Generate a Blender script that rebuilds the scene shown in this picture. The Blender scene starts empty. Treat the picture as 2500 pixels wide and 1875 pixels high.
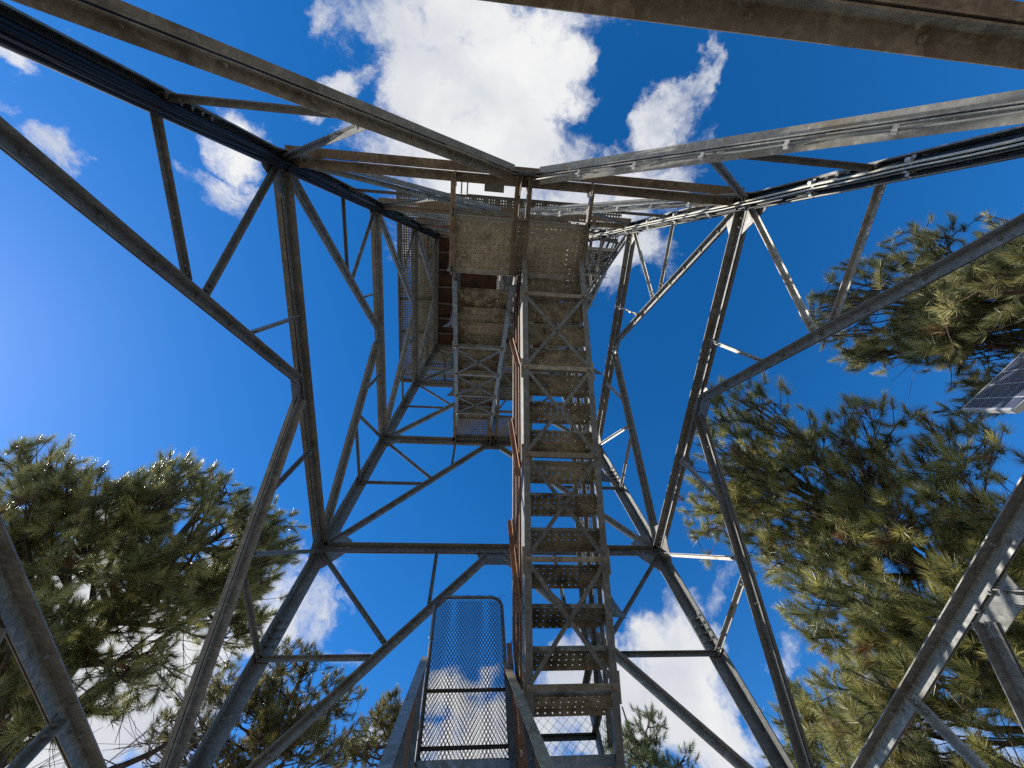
import bpy, math, random
import numpy as np
from mathutils import Vector, Matrix
scn=bpy.context.scene
COL=scn.collection
V=Vector
rnd=random.Random(7)

# ------------------------------------------------------------------ helpers
class MB:
    """collects polygons, then links them as one mesh object"""
    def __init__(s): s.v=[]; s.f=[]
    def poly(s,pts,faces):
        o=len(s.v); s.v+= [tuple(p) for p in pts]; s.f+=[tuple(i+o for i in f) for f in faces]
    def extr(s,prof,p0,p1,ax,ay):
        p0=V(p0);p1=V(p1);ax=V(ax);ay=V(ay);n=len(prof)
        pts=[p0+ax*a+ay*b for a,b in prof]+[p1+ax*a+ay*b for a,b in prof]
        fs=[(i,(i+1)%n,n+(i+1)%n,n+i) for i in range(n)]+[tuple(range(n-1,-1,-1)),tuple(range(n,2*n))]
        s.poly(pts,fs)
    def box(s,lo,hi):
        x0,y0,z0=lo;x1,y1,z1=hi
        s.extr([(0,0),(x1-x0,0),(x1-x0,y1-y0),(0,y1-y0)],(x0,y0,z0),(x0,y0,z1),(1,0,0),(0,1,0))
    def bar(s,p0,p1,w,t,wdir):
        """flat bar, w wide along wdir, t thick"""
        p0=V(p0);p1=V(p1);d=(p1-p0).normalized();w_=V(wdir);w_=(w_-d*w_.dot(d)).normalized();n=d.cross(w_)
        s.extr([(-w/2,-t/2),(w/2,-t/2),(w/2,t/2),(-w/2,t/2)],p0,p1,w_,n)
    def ell(s,p0,p1,a,b,t,ax,ay):
        """L angle: legs a along ax and b along ay from the corner line"""
        p0=V(p0);p1=V(p1);d=(p1-p0).normalized()
        ax=V(ax);ax=(ax-d*ax.dot(d)).normalized();ay=V(ay);ay=(ay-d*ay.dot(d));ay=(ay-ax*ay.dot(ax)).normalized()
        s.extr([(0,0),(a,0),(a,t),(t,t),(t,b),(0,b)],p0,p1,ax,ay)
    def tee(s,p0,p1,a,b,t,ax,ay,g=.012):
        """two angles back to back: flanges a each way along ax, stems b along ay"""
        ax=V(ax);d=(V(p1)-V(p0)).normalized();ax=(ax-d*ax.dot(d)).normalized()
        s.ell(V(p0)+ax*g/2,V(p1)+ax*g/2,a,b,t,ax,ay); s.ell(V(p0)-ax*g/2,V(p1)-ax*g/2,a,b,t,-ax,ay)
    def tube(s,pts,r,n=6,r1=None,cap=True):
        pts=[V(p) for p in pts];m=len(pts);up=V((0,0,1));o=len(s.v)
        for i,p in enumerate(pts):
            d=(pts[min(i+1,m-1)]-pts[max(i-1,0)]).normalized()
            x=d.cross(up if abs(d.z)<.95 else V((1,0,0))).normalized();y=d.cross(x)
            rr=r if r1 is None else r+(r1-r)*i/(m-1)
            for k in range(n):
                a=2*math.pi*k/n; s.v.append(tuple(p+x*rr*math.cos(a)+y*rr*math.sin(a)))
        for i in range(m-1):
            for k in range(n):
                a=o+i*n+k;b=o+i*n+(k+1)%n; s.f.append((a,b,b+n,a+n))
        if cap: s.f.append(tuple(o+k for k in range(n-1,-1,-1))); s.f.append(tuple(o+(m-1)*n+k for k in range(n)))
    def bolt(s,p,n,r=.016,h=.014):
        r*=1.25
        p=V(p);n=V(n).normalized();s.tube([p-n*.004,p+n*h],r,6); s.tube([p+n*h,p+n*(h+.012)],r*.5,6)
    def plate(s,pts,n,t):
        n=V(n).normalized()*t/2; k=len(pts);P=[V(p) for p in pts]
        s.poly([p-n for p in P]+[p+n for p in P],[(i,(i+1)%k,k+(i+1)%k,k+i) for i in range(k)]+[tuple(range(k-1,-1,-1)),tuple(range(k,2*k))])
    def build(s,name,mat,parent=None,smooth=False,label=None,kind=None):
        me=bpy.data.meshes.new(name); me.from_pydata(s.v,[],s.f)
        me.update()
        nf=len(me.polygons);nl=len(me.loops)
        nor=np.zeros(nf*3,np.float32);me.polygons.foreach_get('normal',nor);nor=np.abs(nor.reshape(-1,3))
        tot=np.zeros(nf,np.int32);me.polygons.foreach_get('loop_total',tot)
        lv=np.zeros(nl,np.int32);me.loops.foreach_get('vertex_index',lv)
        co=np.array(s.v,np.float32)[lv];ax=np.repeat(np.argmax(nor,1),tot)
        uv=np.where((ax==0)[:,None],co[:,[1,2]],np.where((ax==1)[:,None],co[:,[0,2]],co[:,[0,1]]))
        l=me.uv_layers.new(name='UVMap');l.data.foreach_set('uv',uv.astype(np.float32).ravel())
        if smooth: me.polygons.foreach_set('use_smooth',[True]*nf)
        me.materials.append(mat); o=bpy.data.objects.new(name,me);COL.objects.link(o)
        if parent: o.parent=parent
        if label: o['label']=label
        if kind: o['kind']=kind
        return o
def empty(name,loc=(0,0,0)):
    o=bpy.data.objects.new(name,None);o.empty_display_size=.3;o.location=loc;COL.objects.link(o);return o
def tag(o,label=None,cat=None,group=None,kind=None):
    for k,v in (('label',label),('category',cat),('group',group),('kind',kind)):
        if v: o[k]=v
    return o

# ------------------------------------------------------------------ materials
def mat(name):
    m=bpy.data.materials.new(name);m.use_nodes=True;nt=m.node_tree;nt.nodes.clear();return m,nt
def N(nt,t,**k):
    n=nt.nodes.new(t)
    for a,b in k.items():
        if a.startswith('i_'): n.inputs[a[2:].replace('_',' ')].default_value=b
        else: setattr(n,a,b)
    return n
def ramp(nt,src,stops):
    r=nt.nodes.new('ShaderNodeValToRGB');e=r.color_ramp.elements
    while len(e)<len(stops): e.new(.5)
    for el,(p,c) in zip(e,stops): el.position=p;el.color=(*c,1) if len(c)==3 else c
    nt.links.new(src,r.inputs[0]);return r.outputs[0]
def steel(name,c0,c1,stain,amount=.5,metal=.35,rough=(.38,.6),holes=None,streak=0.):
    m,nt=mat(name);L=nt.links.new
    tc=N(nt,'ShaderNodeTexCoord')
    big=N(nt,'ShaderNodeTexNoise');big.inputs['Scale'].default_value=2.3;big.inputs['Detail'].default_value=5;L(tc.outputs['Object'],big.inputs['Vector'])
    vo=N(nt,'ShaderNodeTexVoronoi');vo.inputs['Scale'].default_value=26;L(tc.outputs['Object'],vo.inputs['Vector'])
    fine=N(nt,'ShaderNodeTexNoise');fine.inputs['Scale'].default_value=38;fine.inputs['Detail'].default_value=6;L(tc.outputs['Object'],fine.inputs['Vector'])
    mixf=N(nt,'ShaderNodeMix');mixf.data_type='FLOAT';mixf.inputs[0].default_value=.4;L(fine.outputs[0],mixf.inputs[2]);L(vo.outputs['Distance'],mixf.inputs[3])
    base=ramp(nt,mixf.outputs[0],[(.25,c0),(.7,c1)])
    mp=N(nt,'ShaderNodeMapping');mp.inputs['Scale'].default_value=(9,9,1.3);L(tc.outputs['Object'],mp.inputs[0])
    st=N(nt,'ShaderNodeTexNoise');st.inputs['Scale'].default_value=1.;st.inputs['Detail'].default_value=7;L(mp.outputs[0],st.inputs['Vector'])
    s1=N(nt,'ShaderNodeMath',operation='MULTIPLY');L(st.outputs[0],s1.inputs[0]);L(big.outputs[0],s1.inputs[1])
    sf=ramp(nt,s1.outputs[0],[(.16+.12*(1-amount),(0,0,0)),(.30+.2*(1-amount),(1,1,1))])
    mx=N(nt,'ShaderNodeMix');mx.data_type='RGBA';L(sf,mx.inputs[0]);L(base,mx.inputs[6]);mx.inputs[7].default_value=(*stain,1)
    # pale runs of zinc salts
    w=N(nt,'ShaderNodeTexNoise');w.inputs['Scale'].default_value=11;w.inputs['Detail'].default_value=8;w.inputs['Distortion'].default_value=1.5;L(tc.outputs['Object'],w.inputs['Vector'])
    wf=ramp(nt,w.outputs[0],[(.53,(0,0,0)),(.66,(.6,.6,.6))])
    mw=N(nt,'ShaderNodeMix');mw.data_type='RGBA';L(wf,mw.inputs[0]);L(mx.outputs[2],mw.inputs[6]);mw.inputs[7].default_value=(c1[0]*1.45,c1[1]*1.43,c1[2]*1.38,1)
    oi=N(nt,'ShaderNodeObjectInfo');vr=N(nt,'ShaderNodeMapRange');vr.inputs[3].default_value=.78;vr.inputs[4].default_value=1.2;L(oi.outputs['Random'],vr.inputs[0])
    vs=N(nt,'ShaderNodeVectorMath',operation='SCALE');L(mw.outputs[2],vs.inputs[0]);L(vr.outputs[0],vs.inputs[3])
    b=N(nt,'ShaderNodeBsdfPrincipled');L(vs.outputs[0],b.inputs['Base Color'])
    b.inputs['Metallic'].default_value=metal
    rr=N(nt,'ShaderNodeMapRange');rr.inputs[3].default_value=rough[0];rr.inputs[4].default_value=rough[1];L(big.outputs[0],rr.inputs[0]);L(rr.outputs[0],b.inputs['Roughness'])
    bp=N(nt,'ShaderNodeBump');bp.inputs['Strength'].default_value=.25;bp.inputs['Distance'].default_value=.004;L(fine.outputs[0],bp.inputs['Height']);L(bp.outputs[0],b.inputs['Normal'])
    out=N(nt,'ShaderNodeOutputMaterial')
    if holes:
        pitch,rad=holes
        uv=N(nt,'ShaderNodeUVMap');sc=N(nt,'ShaderNodeVectorMath',operation='SCALE');sc.inputs[3].default_value=1/pitch;L(uv.outputs[0],sc.inputs[0])
        fr=N(nt,'ShaderNodeVectorMath',operation='FRACTION');L(sc.outputs[0],fr.inputs[0])
        sb=N(nt,'ShaderNodeVectorMath',operation='SUBTRACT');sb.inputs[1].default_value=(.5,.5,0);L(fr.outputs[0],sb.inputs[0])
        ml=N(nt,'ShaderNodeVectorMath',operation='MULTIPLY');ml.inputs[1].default_value=(1,1,0);L(sb.outputs[0],ml.inputs[0])
        ln=N(nt,'ShaderNodeVectorMath',operation='LENGTH');L(ml.outputs[0],ln.inputs[0])
        lt=N(nt,'ShaderNodeMath',operation='LESS_THAN');lt.inputs[1].default_value=rad/pitch;L(ln.outputs['Value'],lt.inputs[0])
        tr=N(nt,'ShaderNodeBsdfTransparent');ms=N(nt,'ShaderNodeMixShader');L(lt.outputs[0],ms.inputs[0]);L(b.outputs[0],ms.inputs[1]);L(tr.outputs[0],ms.inputs[2]);L(ms.outputs[0],out.inputs[0])
    else: L(b.outputs[0],out.inputs[0])
    return m
GALV=steel('galvanised_steel',(.118,.120,.116),(.19,.192,.187),(.11,.097,.078),.3)
LITPALEG=steel('pale_sunlit_galvanised_steel',(.23,.23,.22),(.34,.34,.325),(.21,.17,.12),.3,metal=.2)  # paler copy of GALV: sunlight put into the colour of right-hand members
DARKG=steel('weathered_steel',(.085,.086,.082),(.135,.135,.13),(.075,.065,.05),.4)
BROWNG=steel('bounce_brown_stained_steel',(.17,.135,.098),(.245,.205,.155),(.115,.083,.053),.45,metal=.2)  # stain plus warm ground bounce put into the colour, for near-face members
WARM=steel('warm_lit_stained_rail_steel',(.36,.25,.14),(.48,.36,.22),(.20,.12,.06),.5,metal=.0)  # warm sunlight put into the rail colour, with stain patches over it
RUST=steel('rusted_steel',(.10,.045,.02),(.24,.10,.035),(.16,.13,.11),.45,metal=.1,rough=(.6,.85))
PERF=steel('perforated_tread_steel',(.21,.19,.145),(.34,.315,.25),(.09,.068,.042),.55,metal=.25,rough=(.45,.7),holes=(.058,.0062))
GRATE=steel('perforated_deck_steel',(.12,.117,.10),(.19,.183,.16),(.08,.065,.048),.35,metal=.25,holes=(.062,.0145))
GRATB=steel('perforated_upper_landing_steel',(.15,.148,.135),(.23,.225,.205),(.09,.075,.055),.4,metal=.25,holes=(.038,.0075))
LAND=steel('perforated_landing_steel',(.22,.20,.15),(.34,.31,.245),(.155,.125,.08),.4,metal=.2,rough=(.5,.7),holes=(.052,.0063))
def plain(name,c,rough=.5,metal=0.,var=.25,scale=12,c2=None,bump=0.,coat=0.,spec=.5):
    m,nt=mat(name);L=nt.links.new;tc=N(nt,'ShaderNodeTexCoord')
    no=N(nt,'ShaderNodeTexNoise');no.inputs['Scale'].default_value=scale;no.inputs['Detail'].default_value=7;L(tc.outputs['Object'],no.inputs['Vector'])
    c2=c2 or tuple(x*(1-var) for x in c)
    col=ramp(nt,no.outputs[0],[(.35,c2),(.65,c)])
    b=N(nt,'ShaderNodeBsdfPrincipled');L(col,b.inputs['Base Color']);b.inputs['Roughness'].default_value=rough;b.inputs['Metallic'].default_value=metal;b.inputs['Coat Weight'].default_value=coat;b.inputs['Specular IOR Level'].default_value=spec
    if bump:
        bp=N(nt,'ShaderNodeBump');bp.inputs['Strength'].default_value=bump;bp.inputs['Distance'].default_value=.02;L(no.outputs[0],bp.inputs['Height']);L(bp.outputs[0],b.inputs['Normal'])
    o=N(nt,'ShaderNodeOutputMaterial');L(b.outputs[0],o.inputs[0]);return m
DMESH=plain('dark_rusty_wire',(.07,.04,.028),.7,.2,var=.4)
BLACK=plain('black_rubber_cable',(.010,.010,.010),.45,spec=.25,var=.3)
CREAM=plain('cream_cable',(.55,.53,.45),.45,var=.15)
GREYC=plain('grey_cable',(.28,.28,.26),.45,var=.2)
ZINC=plain('bright_zinc',(.62,.62,.60),.4,.4,var=.2,scale=30)
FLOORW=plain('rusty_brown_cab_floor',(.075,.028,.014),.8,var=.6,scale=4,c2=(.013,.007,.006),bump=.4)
WALL=plain('cab_wall_paint',(.36,.35,.31),.6,var=.2,scale=6)
BARK=plain('pine_bark',(.11,.075,.055),.9,scale=22,c2=(.035,.025,.02),bump=.9)
GROUND=plain('dry_soil_and_litter',(.30,.25,.18),.95,scale=3,c2=(.17,.135,.095),bump=.6)
CONC=plain('concrete',(.38,.36,.33),.9,scale=14)
ALU=plain('aluminium_frame',(.62,.63,.64),.35,.5,var=.1)

def needle_mat():
    m,nt=mat('pine_needles');L=nt.links.new
    at=N(nt,'ShaderNodeAttribute');at.attribute_name='tint'
    b=N(nt,'ShaderNodeBsdfPrincipled');L(at.outputs['Color'],b.inputs['Base Color']);b.inputs['Roughness'].default_value=.36;b.inputs['Specular IOR Level'].default_value=.6
    t=N(nt,'ShaderNodeBsdfTranslucent');L(at.outputs['Color'],t.inputs[0])
    mx=N(nt,'ShaderNodeMixShader');mx.inputs[0].default_value=.28;L(b.outputs[0],mx.inputs[1]);L(t.outputs[0],mx.inputs[2])
    o=N(nt,'ShaderNodeOutputMaterial');L(mx.outputs[0],o.inputs[0]);return m
NEEDLE=needle_mat()

# ------------------------------------------------------------------ camera
F_=V((0.09352386,0.36012987,0.92820244));R_=V((0.99455735,-0.07679546,-0.07041406));U_=V((-0.04592352,-0.92973595,0.36535201))
CP=V((-0.47297703,-2.11058197,1.6))
cam=bpy.data.cameras.new('camera');co=bpy.data.objects.new('camera',cam);COL.objects.link(co)
M=Matrix((( R_.x,U_.x,-F_.x,CP.x),(R_.y,U_.y,-F_.y,CP.y),(R_.z,U_.z,-F_.z,CP.z),(0,0,0,1)))
co.matrix_world=M;cam.sensor_width=36;cam.lens=36*1060.7346/2500;cam.clip_start=.02;cam.clip_end=5000
scn.camera=co

# ------------------------------------------------------------------ world and sun
SUN_AZ=math.radians(-76);SUN_EL=math.radians(34)
world=bpy.data.worlds.new('World');scn.world=world;world.use_nodes=True
nt=world.node_tree;nt.nodes.clear();L=nt.links.new
CLOUDS=[(-0.052,-0.366,0.929,5.04,-0.557,0.062,0.118,7.642,3.019,1.2),(0.081,-0.243,0.967,7.679,-0.536,-0.775,0.982,8.396,2.033,1.3),(0.058,-0.15,0.987,7.22,-0.558,-0.511,0.89,10.165,1.488,1.2),(-0.094,-0.269,0.959,5.18,0.11,0.539,-2.281,9.763,2.513,1.2),(-0.041,-0.189,0.981,4.952,1.025,0.402,-2.853,7.319,1.29,1.2),(0.099,-0.329,0.939,6.749,-1.283,-1.161,3.49,8.688,2.681,1.1),(0.013,-0.08,0.997,4.137,-0.336,-0.082,0.397,6.856,0.545,1.15),(-0.143,-0.11,0.984,7.17,4.823,1.58,-6.254,7.234,-0.098,1.0),(0.083,0.044,0.996,3.1,-0.241,-0.247,0.511,6.659,-0.334,1.15),(0.174,-0.273,0.946,13.328,-0.576,-2.621,2.644,13.642,3.445,0.95),(-0.252,-0.207,0.945,11.123,-5.094,1.85,8.138,25.754,7.804,0.9),(-0.277,-0.294,0.915,26.443,8.288,10.685,-19.18,24.972,2.21,0.8),(0.339,-0.158,0.928,16.131,3.337,-5.318,-0.408,9.928,1.845,0.95),(0.356,-0.235,0.904,28.276,6.302,-9.484,-0.033,17.312,4.52,0.9),(0.32,-0.071,0.945,6.85,-0.439,-2.356,2.173,11.326,0.117,0.95),(0.291,0.043,0.956,6.481,-0.6,-1.949,1.465,10.453,-0.917,1.0),(-0.425,-0.137,0.895,11.277,4.096,5.985,-7.879,13.975,-1.608,0.82),(-0.459,-0.026,0.888,13.82,-8.804,6.885,4.178,15.98,2.621,0.82),(-0.444,-0.194,0.875,30.443,-6.715,13.981,-9.48,42.437,4.582,0.65),(-0.416,-0.09,0.905,17.241,-2.569,7.681,-3.735,24.766,0.732,0.7),(-0.648,-0.122,0.752,22.198,18.354,22.113,-11.99,21.499,-6.838,1.0),(-0.636,-0.097,0.765,24.056,20.215,22.568,-19.869,36.305,-11.912,0.85),(-0.605,-0.157,0.78,11.614,7.824,10.592,-15.944,26.36,-7.052,0.8),(-0.619,-0.039,0.784,15.438,6.87,12.527,-8.366,20.836,-5.575,0.92),(-0.577,-0.188,0.795,20.312,11.754,17.535,-20.358,31.795,-7.244,0.7),(-0.653,0.005,0.757,20.935,21.732,17.923,-16.598,35.125,-14.568,0.7),(-0.49,-0.245,0.837,13.372,-1.267,7.455,-16.043,37.382,1.553,0.75),(-0.631,-0.2,0.749,26.991,-9.849,20.117,-10.626,33.7,0.025,0.8),(-0.373,-0.214,0.903,41.994,-8.318,15.352,-7.163,36.971,5.808,0.7),(-0.293,0.701,0.651,9.743,-2.203,6.757,5.2,5.909,-4.026,1.0),(-0.229,0.767,0.599,11.815,5.191,-2.13,-7.127,12.498,-18.717,0.85),(-0.358,0.707,0.61,7.879,2.303,1.95,1.705,5.541,-5.417,1.05),(-0.511,0.702,0.497,3.945,1.955,1.292,1.835,4.117,-3.93,1.25),(-0.626,0.589,0.51,8.542,5.215,4.456,1.728,4.984,-3.636,1.1),(-0.578,0.556,0.597,9.599,4.546,5.069,2.842,10.873,-7.374,1.0),(-0.011,0.845,0.535,11.339,2.967,-4.464,-10.207,8.232,-13.214,0.95),(0.01,0.828,0.56,21.597,-0.001,-0.401,1.558,17.955,-26.569,0.85),(-0.041,0.881,0.471,5.435,0.263,-0.021,2.03,10.124,-18.782,1.0),(0.094,0.864,0.495,8.517,-0.603,-0.571,-0.225,6.638,-11.536,1.05),(0.397,0.753,0.525,7.432,0.048,-5.691,-4.498,4.761,-3.432,1.25),(0.327,0.802,0.5,6.858,-1.942,-1.379,-1.752,5.701,-7.997,1.25),(0.437,0.776,0.455,8.423,-3.42,-2.256,-2.772,6.513,-8.456,1.1),(0.486,0.621,0.616,19.667,0.136,-15.656,-6.127,10.155,-5.401,0.8),(0.586,0.643,0.494,16.984,1.662,-22.307,-7.604,9.933,-3.909,0.8),(0.658,0.551,0.513,15.299,-9.803,-9.089,-3.53,13.768,-10.279,0.7),(0.23,0.818,0.527,8.798,-1.663,-1.262,-1.234,6.446,-9.472,1.1),(0.695,0.622,0.361,5.789,-4.722,-3.007,-3.347,7.393,-6.29,0.8)]

sky=nt.nodes.new('ShaderNodeTexSky');sky.sky_type='NISHITA';sky.sun_disc=False;sky.sun_elevation=SUN_EL;sky.sun_rotation=SUN_AZ
sky.altitude=2200;sky.air_density=1.0;sky.dust_density=.35;sky.ozone_density=1.6
hs=N(nt,'ShaderNodeHueSaturation');hs.inputs['Saturation'].default_value=1.38;hs.inputs['Value'].default_value=1.0;hs.inputs['Hue'].default_value=.504;L(sky.outputs[0],hs.inputs['Color'])
geo=N(nt,'ShaderNodeTexCoord')
def noisev(scale,detail,amp,src,off=0):
    n=N(nt,'ShaderNodeTexNoise');n.inputs['Scale'].default_value=scale;n.inputs['Detail'].default_value=detail;n.inputs['Roughness'].default_value=.6;L(src,n.inputs['Vector'])
    s=N(nt,'ShaderNodeVectorMath',operation='SUBTRACT');s.inputs[1].default_value=(.5,.5,.5);L(n.outputs['Color'],s.inputs[0])
    m=N(nt,'ShaderNodeVectorMath',operation='SCALE');m.inputs[3].default_value=amp;L(s.outputs[0],m.inputs[0]);return m.outputs[0]
dirv=geo.outputs['Generated']
nv=noisev(3.4,9,.26,dirv);nv2=noisev(13,8,.11,dirv)
a1=N(nt,'ShaderNodeVectorMath',operation='ADD');L(dirv,a1.inputs[0]);L(nv,a1.inputs[1])
a2=N(nt,'ShaderNodeVectorMath',operation='ADD');L(a1.outputs[0],a2.inputs[0]);L(nv2,a2.inputs[1])
wd=a2.outputs[0]
best=None
def mth(op,a,b=None,c=None,clamp=False):
    n=N(nt,'ShaderNodeMath',operation=op);n.use_clamp=clamp
    for i,x in enumerate((a,b,c)):
        if x is None: continue
        if isinstance(x,(int,float)): n.inputs[i].default_value=x
        else: L(x,n.inputs[i])
    return n.outputs[0]
for (dx,dy,dz,ax,ay,az,bx,by,bz,wt) in CLOUDS:
    d1=N(nt,'ShaderNodeVectorMath',operation='DOT_PRODUCT');d1.inputs[1].default_value=(ax,ay,az);L(wd,d1.inputs[0])
    d2=N(nt,'ShaderNodeVectorMath',operation='DOT_PRODUCT');d2.inputs[1].default_value=(bx,by,bz);L(wd,d2.inputs[0])
    q=mth('MULTIPLY',d1.outputs['Value'],d1.outputs['Value']);q=mth('MULTIPLY_ADD',d2.outputs['Value'],d2.outputs['Value'],q)
    f=mth('MULTIPLY_ADD',q,-.62*wt,wt)
    best=f if best is None else mth('MAXIMUM',best,f)
fb=N(nt,'ShaderNodeTexNoise');fb.inputs['Scale'].default_value=5.5;fb.inputs['Detail'].default_value=10;fb.inputs['Roughness'].default_value=.62;fb.inputs['Distortion'].default_value=.5;L(a1.outputs[0],fb.inputs['Vector'])
fb2=N(nt,'ShaderNodeTexNoise');fb2.inputs['Scale'].default_value=24;fb2.inputs['Detail'].default_value=8;fb2.inputs['Roughness'].default_value=.65;fb2.inputs['Distortion'].default_value=.8;L(a1.outputs[0],fb2.inputs['Vector'])
fld=mth('MULTIPLY_ADD',fb.outputs[0],1.9,-1.15);fld=mth('ADD',fld,best);fld=mth('MULTIPLY_ADD',fb2.outputs[0],.5,fld);fld=mth('ADD',fld,-.25)
dn=N(nt,'ShaderNodeMapRange');dn.interpolation_type='SMOOTHSTEP';dn.inputs[1].default_value=.26;dn.inputs[2].default_value=.86;L(fld,dn.inputs[0])
# horizon guard: clouds only above it
sep=N(nt,'ShaderNodeSeparateXYZ');L(dirv,sep.inputs[0])
up=mth('GREATER_THAN',sep.outputs[2],.03)
den=mth('MULTIPLY',dn.outputs[0],up)
cn=N(nt,'ShaderNodeTexNoise');cn.inputs['Scale'].default_value=3.6;cn.inputs['Detail'].default_value=7;L(a1.outputs[0],cn.inputs['Vector'])
ccol=ramp(nt,cn.outputs[0],[(.34,(.62,.66,.76)),(.66,(1.0,1.0,1.0))])
bgc=N(nt,'ShaderNodeBackground');bgc.inputs[1].default_value=.60;L(ccol,bgc.inputs[0])
bgs=N(nt,'ShaderNodeBackground');bgs.inputs[1].default_value=.15;L(hs.outputs[0],bgs.inputs[0])
ms=N(nt,'ShaderNodeMixShader');L(den,ms.inputs[0]);L(bgs.outputs[0],ms.inputs[1]);L(bgc.outputs[0],ms.inputs[2])
wo=N(nt,'ShaderNodeOutputWorld');L(ms.outputs[0],wo.inputs[0])
world.cycles.sampling_method='MANUAL';world.cycles.sample_map_resolution=512
sl=bpy.data.lights.new('sun','SUN');sl.energy=5.0;sl.angle=math.radians(.53);sl.color=(1,.94,.84)
so=bpy.data.objects.new('sun',sl);COL.objects.link(so)
sd=V((math.sin(SUN_AZ)*math.cos(SUN_EL),math.cos(SUN_AZ)*math.cos(SUN_EL),math.sin(SUN_EL)))
so.rotation_euler=sd.to_track_quat('Z','Y').to_euler();so.location=sd*60

# ------------------------------------------------------------------ ground
g=MB();n=60
S=[-400,-150,-60]+[-40+80*i/40 for i in range(41)]+[60,150,400]
k=len(S)
def gz(x,y):
    r=math.hypot(x,y);return 0 if r<6 else .12*math.sin(x*.31+1)*math.cos(y*.27)*min(1,(r-6)/6)-.02*max(0,r-30)*.4
g.poly([(x,y,gz(x,y)) for x in S for y in S],[(i*k+j,(i+1)*k+j,(i+1)*k+j+1,i*k+j+1) for i in range(k-1) for j in range(k-1)])
tag(g.build('ground',GROUND),kind='structure')

# ------------------------------------------------------------------ lookout tower
LV=[0.0,3.604,6.700,9.266,11.491,13.425]
def W(z): return 2.5-(z-6.7)*.142877
tower=empty('lookout_tower')
tag(tower,'tall tapering galvanised steel fire lookout tower with zigzag stairs, seen from inside its base','lookout tower')
FACES={'F':((1,0,0),(0,1,0)),'N':((1,0,0),(0,-1,0)),'L':((0,1,0),(-1,0,0)),'R':((0,1,0),(1,0,0))}
def fp(s,t,z):
    """point on face s, t metres along it, height z"""
    a,o=FACES[s];w=W(z);return V(a)*t+V(o)*w+V((0,0,z))
for sx in(-1,1):
    for sy in(-1,1):
        b=MB();p0=V((sx*W(-.05),sy*W(-.05),-.05));p1=V((sx*W(13.6),sy*W(13.6),13.6))
        b.ell(p0,p1,.150,.150,.013,(-sx,0,0),(0,-sy,0))
        for i,z in enumerate((1.9,5.15,8.0,10.3,12.4)):   # splice plates with bolts
            w=W(z);w2=W(z+.5);
            b.bar((sx*(w-.085),sy*(w-.018),z),(sx*(w2-.085),sy*(w2-.018),z+.5),.12,.009,(1,0,0))
            b.bar((sx*(w-.018),sy*(w-.085),z),(sx*(w2-.018),sy*(w2-.085),z+.5),.12,.009,(0,1,0))
            for q in range(5):
                zz=z+.06+q*.095;ww=W(zz)
                for e in(-.03,.03):
                    b.bolt((sx*(ww-.085+e),sy*(ww-.023),zz),(0,-sy,0));b.bolt((sx*(ww-.023),sy*(ww-.085+e),zz),(-sx,0,0))
        for z in LV[1:]:
            for q in range(4):
                zz=z-.24+q*.1;ww=W(zz);b.bolt((sx*(ww-.08),sy*(ww-.013),zz),(0,-sy,0));b.bolt((sx*(ww-.013),sy*(ww-.08),zz),(-sx,0,0))
        b.build('leg',GALV,tower)
        f=MB();f.box((sx*W(0)-.4,sy*W(0)-.4,-.5),(sx*W(0)+.4,sy*W(0)+.4,-.01));f.build('footing',CONC,tower)
UP=V((0,0,1))
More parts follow.
